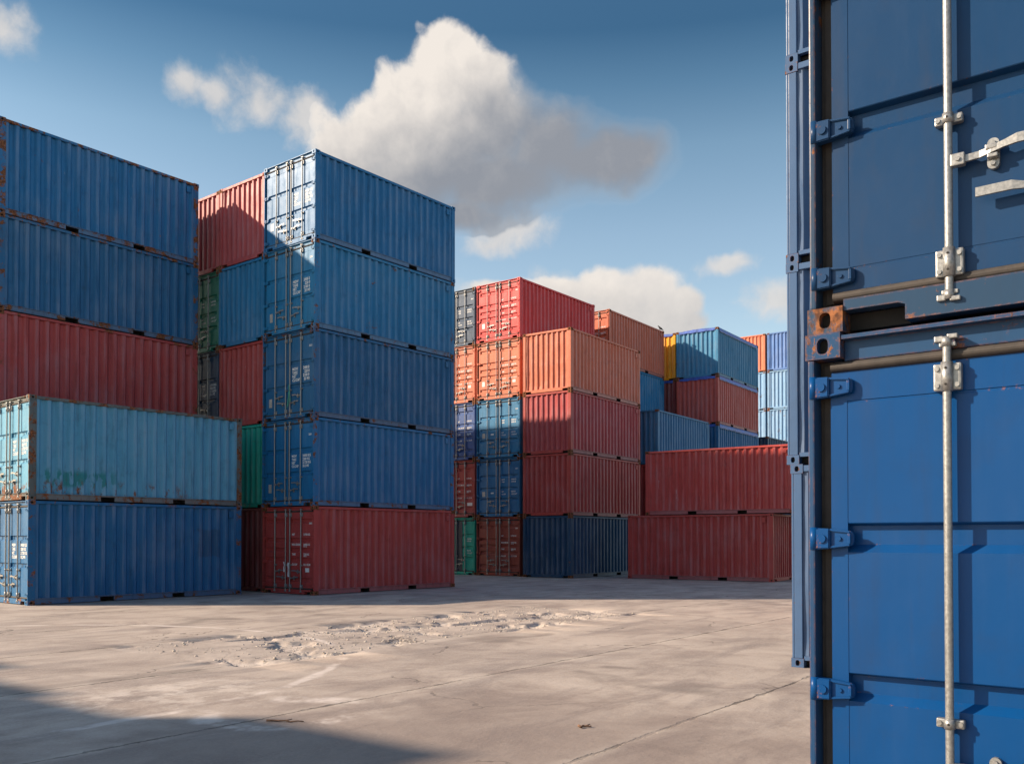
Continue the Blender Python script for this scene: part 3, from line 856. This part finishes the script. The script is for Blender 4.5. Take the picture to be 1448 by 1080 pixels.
def twig_mesh(sd, ln, r):
    rr = random.Random(sd); bm = bmesh.new()
    pts = [(ln * i / 6, 0.02 * rr.uniform(-1, 1), r + 0.006 * rr.random()) for i in range(7)]
    tube(bm, pts, [r * (1 - 0.09 * i) for i in range(7)], 7)
    tube(bm, [pts[3], (pts[3][0] + 0.05, 0.04, r + 0.012)], [r * 0.6, r * 0.3], 6)
    return mesh_from(bm, 'twig', TWIG, True)
thing('twig', twig_mesh(1, 0.34, 0.010), 'reddish brown twig lying on the sunlit concrete near the foreground shadow', 'twig', (-2.20, 8.22, 0.0), (0, 0, R(-8)))
thing('twig', twig_mesh(2, 0.11, 0.012), 'short dark stick lying alone on the bare concrete in front of the near doors', 'twig', (0.58, 7.95, 0.0), (0, 0, R(4)))
# cord and tags on the tower doors
a = R(T[2])
def door_pt(s_out, t_from_right, z):
    p = along(*T, -s_out, -t_from_right); return (p[0], p[1], z)
bm = bmesh.new()
for k in range(5):
    q = [(0, 0.0, 0.0)]
    rr = random.Random(k)
    for j in range(1, 7): q.append((-0.01 - 0.004 * j, rr.uniform(-0.02, 0.02) + 0.05 * (k - 2) * j / 6, -0.085 * j * (0.7 + 0.1 * k)))
    tube(bm, q, [0.006] * 7, 6)
tube(bm, [(-0.01, 0.0, 0.0), (-0.012, 0.01, 0.09), (0.0, 0.015, 0.16)], [0.009] * 3, 6)
thing('cord', mesh_from(bm, 'cord', GREENCORD, True), 'frayed green cord hanging from the door bar of the dull blue tower container', 'cord',
      door_pt(0.012, 1.118, 2 * CH + 0.86), (0, 0, PI / 2 - a))
def tag_mesh(sd, w, h):
    bm = bmesh.new(); rr = random.Random(sd); prev = None
    for j in range(9):
        z = -h * j / 8; b = rr.uniform(-0.012, 0.012); ww = w * (0.75 + 0.35 * math.sin(j * 0.9 + sd))
        r = [bm.verts.new((x, b + y, z)) for x, y in ((-0.012, -ww / 2), (0.0, -ww / 2), (0.0, ww / 2), (-0.012, ww / 2))]
        if prev:
            for k in range(4): bm.faces.new((prev[k], prev[(k + 1) % 4], r[(k + 1) % 4], r[k]))
        else: bm.faces.new(r)
        prev = r
    bm.faces.new(prev[::-1])
    return mesh_from(bm, 'plastic_sleeve', PLASTIC)
thing('plastic_sleeve', tag_mesh(1, 0.06, 0.42), 'crumpled white plastic sleeve on the right door bar of the dark red ground container', 'plastic sleeve', door_pt(0.022, 1.118, 0.93), (0, 0, PI / 2 - a))
thing('plastic_sleeve', tag_mesh(2, 0.04, 0.30), 'small white plastic strip on the left door bars of the dark red ground container', 'plastic sleeve', door_pt(0.022, 1.32, 0.95), (0, 0, PI / 2 - a))

# ------------------------------------------------------------------ ground, in yard coordinates (s along the containers, t across)
GM = Matrix.Translation((G0[0], G0[1], 0)) @ Matrix.Rotation(PI / 2 - R(G0[2]), 4, 'Z')     # local x = s, local y = -t
def fbm(x, y, s, o=5):
    v = 0; a = 1
    for i in range(o):
        v += a * noise.noise(Vector((x * s, y * s, 3.7 + i))); s *= 2; a *= 0.5
    return v
HOLES = [(-21.7, 8.35, 0.95, 0.18), (-20.4, 8.55, 0.85, 0.42), (-19.2, 9.0, 1.0, 0.50), (-18.0, 9.35, 0.9, 0.22), (-16.7, 9.45, 1.15, 0.42), (-15.3, 9.95, 1.0, 0.26)]
def rub(s, t):
    m = 0
    for hs, ht, a, b in HOLES:
        ds = s - hs; dtt = t - ht - 0.16 * ds
        q = (ds / (a * 1.10)) ** 2 + (dtt / (b * 0.75)) ** 2
        m = max(m, 1.0 - q)
    return m
def height(s, t):
    m = rub(s, t)
    if m < -1.2: return 0.0, 0.0
    m2 = m + 0.55 * fbm(s, t, 1.3, 4)
    k = max(0.0, min(1.0, (m2 - 0.09) / 0.06)); k = k * k * (3 - 2 * k)
    rough = 0.009 * fbm(s + 9, t, 6.5, 4) + 0.006 * noise.noise(Vector((s * 17, t * 17, 1)))
    dep = -0.060 * k * (0.7 + 0.6 * fbm(s, t + 5, 0.9, 2)) + rough * k
    ring = max(0.0, min(1.0, (m + 0.6 + 0.5 * fbm(s, t, 1.1, 3)) / 0.9))
    dep += ring * (1 - k) * 0.003 * fbm(s, t, 7, 3)
    return dep, max(ring * 0.35, k)
def lines(lo, hi, f0, f1, fine, coarse):
    v = [-400.0, -200.0, -120.0]
    x = lo
    while x < f0: v.append(x); x += coarse
    x = f0
    while x < f1: v.append(x); x += fine
    while x < hi: v.append(x); x += coarse
    v += [hi, 120.0, 200.0, 400.0]
    return sorted(set(v))
SS = lines(-60, 40, -24.2, -13.6, 0.05, 1.0); TT = lines(-40, 40, 7.6, 10.9, 0.04, 1.0)
bm = bmesh.new(); lay = bm.verts.layers.float.new('rubble')
rows = []
for s in SS:
    row = []
    for t in TT:
        fine = -24.2 < s < -13.6 and 7.6 < t < 10.9
        h, k = height(s, t) if fine else (0.0, 0.0)
        v = bm.verts.new((s, -t, h)); v[lay] = k; row.append(v)
    rows.append(row)
for i in range(len(SS) - 1):
    for j in range(len(TT) - 1):
        bm.faces.new((rows[i][j], rows[i][j + 1], rows[i + 1][j + 1], rows[i + 1][j]))

m, n, b = material('worn_concrete')
tc = n.new('ShaderNodeTexCoord'); p = tc.outputs['Object']
sp = n.new('ShaderNodeSeparateXYZ'); n.put(sp.inputs[0], p)
ra = n.new('ShaderNodeAttribute', attribute_type='GEOMETRY', attribute_name='rubble').outputs['Fac']
tt = n.math('MULTIPLY', sp.outputs[1], -1.0)
big = n.noise(p, 0.22, 5, 0.6); mid = n.noise(p, 0.9, 7, 0.65, 0.4); sml = n.noise(p, 6.0, 6, 0.65); grit = n.noise(p, 34.0, 6, 0.75)
swp = n.noise(n.vmath('MULTIPLY', p, (0.25, 1.0, 1.0)), 1.6, 6, 0.68, 0.6)
# a second sweep, along the lorries' turning direction
rotn = n.new('ShaderNodeVectorRotate', rotation_type='Z_AXIS'); n.put(rotn.inputs['Vector'], p); rotn.inputs['Angle'].default_value = R(52)
swp2 = n.noise(n.vmath('MULTIPLY', rotn.outputs[0], (0.14, 1.0, 1.0)), 1.9, 6, 0.66, 0.3)
c = n.mix(n.ramp(big, 0.32, 0.68), (0.319, 0.263, 0.226, 1), (0.413, 0.343, 0.292, 1))
c = n.mix(n.math('MULTIPLY', n.ramp(mid, 0.40, 0.72), 0.55), c, (0.504, 0.431, 0.375, 1))
c = n.mix(n.math('MULTIPLY', n.ramp(mid, 0.52, 0.30), 0.62), c, (0.215, 0.171, 0.152, 1))
c = n.mix(n.math('MULTIPLY', n.ramp(swp, 0.54, 0.34), 0.66), c, (0.224, 0.185, 0.168, 1))
c = n.mix(n.math('MULTIPLY', n.ramp(swp2, 0.60, 0.78), 0.34), c, (0.571, 0.512, 0.467, 1))
c = n.mix(n.math('MULTIPLY', n.ramp(swp2, 0.44, 0.26), 0.45), c, (0.200, 0.159, 0.143, 1))
c = n.mix(n.math('MULTIPLY', n.ramp(sml, 0.42, 0.25), 0.40), c, (0.190, 0.159, 0.143, 1))
c = n.mix(n.math('MULTIPLY', n.ramp(grit, 0.48, 0.70), 0.50), c, (0.495, 0.454, 0.416, 1))
c = n.mix(n.math('MULTIPLY', n.ramp(grit, 0.44, 0.28), 0.55), c, (0.124, 0.106, 0.102, 1))
oil = n.noise(p, 0.55, 4, 0.5, 0.8)
c = n.mix(n.math('MULTIPLY', n.ramp(oil, 0.60, 0.74), 0.50), c, (0.124, 0.102, 0.091, 1))
pit = n.math('MULTIPLY', n.ramp(n.noise(p, 15.0, 4, 0.6), 0.66, 0.72), n.ramp(mid, 0.62, 0.42))
c = n.mix(n.math('MULTIPLY', pit, 0.6), c, (0.16, 0.13, 0.115, 1))
splash = n.math('MULTIPLY', n.ramp(n.vmath('LENGTH', n.vmath('MULTIPLY', n.vmath('SUBTRACT', p, (-25.9, -11.9, 0)), (0.55, 0.7, 0)), None, out=1), 1.0, 0.2), n.ramp(n.noise(p, 2.4, 7, 0.7), 0.45, 0.62))
c = n.mix(n.math('MULTIPLY', splash, 0.6), c, (0.64, 0.565, 0.50, 1))
near_dark = n.ramp(n.math('ADD', n.vmath('LENGTH', n.vmath('MULTIPLY', n.vmath('SUBTRACT', p, (-27.6, -16.4, 0)), (0.17, 0.24, 0)), None, out=1), n.math('MULTIPLY', n.math('SUBTRACT', mid, 0.5), 1.3)), 1.15, 0.45)
c = n.mix(n.math('MULTIPLY', near_dark, 0.58), c, (0.20, 0.155, 0.135, 1))  # broad darker area over the near right of the yard
# chalky arcs scraped by turning lorries
arc = None
for cx, cy, rad, wid in ((-26.5, -7.0, 5.6, 0.10), (-25.5, -13.4, 0.75, 0.20)):
    dd = n.vmath('LENGTH', n.vmath('SUBTRACT', n.vmath('ADD', p, n.vmath('SCALE', n.noise(p, 0.7, 3, 0.5, 0, True), 0.5)), (cx, cy, 0)), None, out=1)
    a1 = n.ramp(n.math('ABSOLUTE', n.math('SUBTRACT', dd, rad)), wid, wid * 0.3)
    arc = a1 if arc is None else n.math('MAXIMUM', arc, a1)
arc = n.math('MULTIPLY', arc, n.ramp(n.noise(p, 0.8, 5, 0.7), 0.42, 0.56))
c = n.mix(n.math('MULTIPLY', arc, 0.65), c, (0.647, 0.573, 0.526, 1))
c = n.mix(n.math('MULTIPLY', ra, 0.70), c, n.mix(n.ramp(sml, 0.3, 0.65), (0.344, 0.287, 0.252, 1), (0.625, 0.547, 0.482, 1)))
# expansion joints between the slabs, every 3.15 m
wob = n.math('MULTIPLY', n.math('SUBTRACT', n.noise(p, 1.4, 5, 0.7), 0.5), 0.10)
jt = n.math('ADD', n.math('SUBTRACT', tt, 4.32), wob)
jd = n.math('ABSOLUTE', n.math('SUBTRACT', n.math('FLOORED_MODULO', n.math('ADD', jt, 1.575), 3.15), 1.575))
chip = n.ramp(n.noise(p, 5.0, 5, 0.75), 0.40, 0.72, 0.010, 0.060)
brk = n.ramp(n.noise(n.vmath('MULTIPLY', p, (1, 0.2, 1)), 0.5, 4, 0.6), 0.34, 0.46, 0.30, 1.0)
jm = n.math('MULTIPLY', n.ramp(jd, chip, n.math('MULTIPLY', chip, 0.45)), brk)
jm = n.math('MULTIPLY', jm, n.math('SUBTRACT', 1.0, ra))
c = n.mix(n.math('MULTIPLY', jm, 0.9), c, (0.075, 0.062, 0.055, 1))
js = n.math('MULTIPLY', n.ramp(jd, 0.16, 0.02), n.ramp(mid, 0.40, 0.6))
c = n.mix(n.math('MULTIPLY', js, 0.30), c, (0.55, 0.48, 0.41, 1))
# hairline cracks
vo = n.new('ShaderNodeTexVoronoi', feature='DISTANCE_TO_EDGE'); n.put(vo.inputs['Vector'], n.vmath('ADD', p, n.vmath('SCALE', n.noise(p, 1.2, 4, 0.6, 0, True), 0.9)))
vo.inputs['Scale'].default_value = 0.33
ck = n.math('MULTIPLY', n.ramp(vo.outputs['Distance'], 0.007, 0.002), n.ramp(n.noise(p, 0.35, 3, 0.5), 0.52, 0.6))
c = n.mix(n.math('MULTIPLY', ck, 0.7), c, (0.09, 0.075, 0.065, 1))
n.put(b.inputs['Base Color'], c)
n.put(b.inputs['Roughness'], n.ramp(sml, 0.2, 0.8, 0.78, 0.95)); b.inputs['Specular IOR Level'].default_value = 0.3
h = n.math('ADD', n.math('MULTIPLY', mid, 0.020), n.math('MULTIPLY', sml, 0.0055))
h = n.math('ADD', h, n.math('MULTIPLY', grit, 0.0030))
h = n.math('SUBTRACT', h, n.math('MULTIPLY', jm, 0.018)); h = n.math('SUBTRACT', h, n.math('MULTIPLY', ck, 0.004))
bp = n.new('ShaderNodeBump'); bp.inputs['Strength'].default_value = 0.9; bp.inputs['Distance'].default_value = 1.0
n.put(bp.inputs['Height'], h); n.put(b.inputs['Normal'], bp.outputs[0])
gme = mesh_from(bm, 'ground', m, True)
ground = bpy.data.objects.new('ground', gme); COL.objects.link(ground); ground.matrix_world = GM
ground['kind'] = 'structure'; ground['label'] = 'worn pinkish concrete yard with slab joints and broken patches'

# loose rubble and grit
bm = bmesh.new(); rr = random.Random(11)
def stone(s, t, z, r):
    q = bmesh.ops.create_icosphere(bm, subdivisions=1, radius=1.0)['verts']
    sc = Vector((r * rr.uniform(0.8, 1.3), r * rr.uniform(0.7, 1.2), r * rr.uniform(0.45, 0.8))); rz = Matrix.Rotation(rr.random() * 6.3, 3, 'Z')
    for v in q:
        k = rr.uniform(0.75, 1.15)
        v.co = rz @ Vector((v.co.x * sc.x * k, v.co.y * sc.y * k, v.co.z * sc.z * k)) + Vector((s, -t, z + sc.z * 0.35))
cnt = 0
while cnt < 5000:
    s = rr.uniform(-24, -13.8); t = rr.uniform(7.7, 10.8)
    m0 = rub(s, t) + 0.4 * fbm(s, t, 1.3, 3)
    if m0 > rr.uniform(-0.25, 0.6):
        stone(s, t, height(s, t)[0], 0.005 + 0.022 * rr.random() ** 5); cnt += 1
for i in range(420):
    D = rr.uniform(6, 22); X = rr.uniform(-0.56, 0.33) * D
    dx, dy = X - G0[0], D - G0[1]; a7 = R(G0[2])
    s = dx * math.sin(a7) + dy * math.cos(a7); t = dx * math.cos(a7) - dy * math.sin(a7)
    if rub(s, t) > -0.8: continue
    stone(s, t, 0.0, 0.005 + 0.014 * rr.random() ** 5)
gme = mesh_from(bm, 'rubble', STONE)
o = bpy.data.objects.new('rubble', gme); COL.objects.link(o); o.matrix_world = GM
o['kind'] = 'stuff'; o['label'] = 'loose broken concrete and grit around the potholes'; o['category'] = 'rubble'

# ------------------------------------------------------------------ sky, sun, camera
SUN_EL = R(27.5); SUN_AZ = R(-91.2)           # from the left of the yard
world = bpy.data.worlds.new("World"); scn.world = world; world.use_nodes = True
n = NT(world.node_tree)
bg = n.n['Background']
sky = n.new('ShaderNodeTexSky', sky_type='NISHITA', sun_disc=False, sun_elevation=SUN_EL, sun_rotation=SUN_AZ, air_density=1.0, dust_density=1.2, ozone_density=1.6)
tc = n.new('ShaderNodeTexCoord'); D = tc.outputs['Generated']
sp = n.new('ShaderNodeSeparateXYZ'); n.put(sp.inputs[0], D)
az = n.math('ARCTAN2', sp.outputs[0], sp.outputs[1])
el = n.math('ARCSINE', sp.outputs[2])
cmb = n.new('ShaderNodeCombineXYZ'); n.put(cmb.inputs[0], az); n.put(cmb.inputs[1], el)
P0 = cmb.outputs[0]
def px(x, y, r, ry=None):
    a = math.atan((x - 724) / 1290.0); e = math.atan((761 - y) / 1290.0 * math.cos(a))
    return (a, e, r / 1290.0, (ry or r) / 1290.0)
BLOBS = [px(632, 104, 74, 70), px(594, 142, 88, 76), px(684, 122, 54, 56), px(548, 190, 92, 80), px(690, 185, 120, 84), px(620, 225, 140, 72),
         px(775, 208, 100, 72), px(862, 218, 100, 52), px(900, 206, 62, 40), px(690, 265, 110, 42), px(500, 220, 64, 70), px(560, 262, 124, 52), px(690, 255, 150, 58), px(830, 228, 120, 52), px(640, 296, 90, 26)]
BLOBS3 = [px(862, 402, 74, 40), px(918, 398, 62, 36), px(800, 412, 60, 30), px(960, 424, 40, 28), px(700, 412, 56, 28), px(740, 404, 40, 22), px(890, 440, 110, 34), px(960, 452, 50, 22)]
BLOBS2 = [px(255, 112, 40, 28), px(300, 128, 40, 26), px(360, 138, 75, 44), px(425, 160, 62, 42), px(820, 420, 150, 48), px(720, 322, 95, 34), px(690, 440, 120, 50), 
          px(1032, 372, 46, 18), px(-6, 30, 52, 36), px(1120, 430, 110, 36), px(690, 335, 60, 22), 
          (0.9, 0.35, 0.16, 0.07), (-1.0, 0.30, 0.20, 0.07), (-1.6, 0.45, 0.2, 0.1), (1.7, 0.3, 0.25, 0.08), (2.6, 0.4, 0.3, 0.12), (-2.4, 0.35, 0.3, 0.1)]
def shape(pv, blobs):
    d = None
    for a, e, rx, ry in blobs:
        q = n.vmath('MULTIPLY', n.vmath('SUBTRACT', pv, (a, e, 0)), (1 / rx, 1 / ry, 0))
        v = n.math('SUBTRACT', 1.0, n.vmath('LENGTH', q, None, out=1))
        d = v if d is None else n.math('SMOOTH_MAX', d, v, 0.25)
    return d
def density(pv, bumpy=False):
    wp = n.vmath('ADD', pv, n.vmath('SCALE', n.vmath('SUBTRACT', n.noise(pv, 10.0, 4, 0.55, 0, True), (0.5, 0.5, 0.5)), 0.040))
    nz = n.math('SUBTRACT', n.noise(wp, 20.0, 10, 0.60), 0.5)
    vo = n.new('ShaderNodeTexVoronoi', feature='SMOOTH_F1') if bumpy else None
    if bumpy: n.put(vo.inputs['Vector'], wp); vo.inputs['Scale'].default_value = 30.0; vo.inputs['Detail'].default_value = 1.0; vo.inputs['Smoothness'].default_value = 0.6
    bl = n.math('ADD', n.math('MULTIPLY', nz, 0.75), n.math('MULTIPLY', n.math('SUBTRACT', 0.42, vo.outputs['Distance']), 0.28)) if bumpy else nz
    return wp, nz, bl
wp, nz, bl = density(P0, True)
wq, nq, _ = density(n.vmath('ADD', P0, (-0.010, 0.012, 0)))
s1 = shape(wp, BLOBS); s3 = shape(wp, BLOBS3)
d1 = n.math('ADD', s1, 0.07); d3 = n.math('ADD', n.math('ADD', s3, 0.05), n.math('MULTIPLY', bl, 0.9))
d2 = n.math('ADD', shape(wp, BLOBS2), n.math('MULTIPLY', nz, 1.9))
relief = n.math('SUBTRACT', nq, nz)
al2 = n.math('MULTIPLY', n.ramp(d2, 0.02, 0.95), 0.78)
al3 = n.math('MULTIPLY', n.ramp(d3, 0.05, 0.42), 0.95)
# position inside the big cloud along the line from its sunlit head to its shaded foot
hx, hy, _, _ = px(620, 150, 1)
vv = n.math('ADD', n.math('MULTIPLY', n.math('SUBTRACT', az, hx), 0.50), n.math('MULTIPLY', n.math('SUBTRACT', el, hy), -1.05))
bill = n.math('SUBTRACT', n.noise(n.vmath('ADD', P0, n.vmath('SCALE', n.vmath('SUBTRACT', n.noise(P0, 14.0, 3, 0.5, 0, True), (0.5, 0.5, 0.5)), 0.03)), 15.0, 6, 0.55), 0.5)
vv = n.math('ADD', vv, n.math('MULTIPLY', bill, 0.10))
shade = n.ramp(vv, -0.050, 0.085)
base = shade
shade = n.math('ADD', shade, n.math('MULTIPLY', relief, n.math('SUBTRACT', 0.75, n.math('MULTIPLY', base, 0.45))), clamp=True)
d1 = n.math('ADD', d1, n.math('MULTIPLY', bl, n.math('SUBTRACT', 1.0, n.math('MULTIPLY', base, 0.35))))
d1 = n.math('ADD', d1, n.math('MULTIPLY', base, 0.10))
al1 = n.ramp(d1, 0.02, n.math('ADD', 0.30, n.math('MULTIPLY', base, 0.52)))
inv = n.math('MULTIPLY', n.math('SUBTRACT', 1.0, al1), n.math('SUBTRACT', 1.0, al2))
alpha = n.math('SUBTRACT', 1.0, n.math('MULTIPLY', inv, n.math('SUBTRACT', 1.0, al3)))
lit = n.math('SUBTRACT', 1.0, n.math('MULTIPLY', shade, n.ramp(al1, 0.05, 0.7, 0.80, 1.0)))
ly = px(870, 380, 1)[1]
lit3 = n.math('ADD', n.ramp(el, ly - 0.055, ly + 0.005, 0.62, 0.98), n.math('MULTIPLY', relief, -0.5), clamp=True)
lit2 = n.math('SUBTRACT', 0.80, n.math('MULTIPLY', relief, 0.4))
lit = n.mix(n.ramp(al1, 0.0, 0.12), n.mix(n.ramp(al3, 0.0, 0.3), lit2, lit3), lit)
CS = 0.108
ccol = n.mix(lit, (0.175, 0.188, 0.214, 1), (0.53, 0.49, 0.45, 1))
ccol = n.vmath('SCALE', ccol, 1.0 / CS)
# paler horizon, darkened frame top, unseen zenith brightened to add fill light
skyc = n.mix(1.0, sky.outputs[0], (1, 1, 1, 1), 'MULTIPLY')
g = n.new('ShaderNodeValToRGB'); cr = g.color_ramp
n.put(g.inputs[0], n.math('MULTIPLY', el, 1 / 0.7, clamp=True))
stops = [(0.0, (1.45, 1.32, 1.12)), (0.235, (1.36, 1.25, 1.07)), (0.32, (1.20, 1.16, 1.02)), (0.403, (0.92, 1.00, 0.90)), (0.46, (0.55, 0.73, 0.72)), (0.51, (0.29, 0.49, 0.55)), (0.56, (0.32, 0.52, 0.58)), (0.7, (1.0, 1.1, 1.1))]
while len(cr.elements) < len(stops): cr.elements.new(0.5)
for e_, (q_, c_) in zip(cr.elements, stops):
    e_.position = q_ / 0.7; e_.color = (c_[0] / 1.5, c_[1] / 1.5, c_[2] / 1.5, 1)
skyc = n.mix(1.0, skyc, n.vmath('SCALE', g.outputs[0], 1.5), 'MULTIPLY')
fin = n.mix(alpha, skyc, ccol)
n.put(bg.inputs['Color'], fin); bg.inputs['Strength'].default_value = CS
SKY = (sky, g, bg, ccol)

sun = bpy.data.lights.new('sun', 'SUN'); sun.energy = 5.0; sun.angle = R(1.0); sun.color = (1.0, 0.80, 0.60)
so = bpy.data.objects.new('sun', sun); COL.objects.link(so)
dirv = Vector((-math.sin(SUN_AZ) * math.cos(SUN_EL), -math.cos(SUN_AZ) * math.cos(SUN_EL), -math.sin(SUN_EL)))
so.rotation_euler = dirv.to_track_quat('-Z', 'Y').to_euler(); so.location = (-20, 0, 30)

cam = bpy.data.cameras.new('camera'); co = bpy.data.objects.new('camera', cam); COL.objects.link(co)
co.location = (0, 0, 1.644); co.rotation_euler = (PI / 2 + 0.01709, 0, 0)
cam.sensor_fit = 'HORIZONTAL'; cam.sensor_width = 36.0; cam.lens = 1290.0 / 1448 * 36; cam.shift_y = (738.86 - 540) / 1448
cam.clip_end = 2000; cam.clip_start = 0.05
scn.camera = co
scn.view_settings.view_transform = 'Standard'; scn.view_settings.look = 'None'; scn.view_settings.gamma = 1.0; scn.view_settings.exposure = 0.75
scn.render.engine = 'CYCLES'
scn.cycles.max_bounces = 6; scn.cycles.diffuse_bounces = 3; scn.cycles.glossy_bounces = 3
scn.cycles.use_adaptive_sampling = True; scn.cycles.adaptive_threshold = 0.01
scn.cycles.use_denoising = True
scn.cycles.sample_clamp_indirect = 6.0
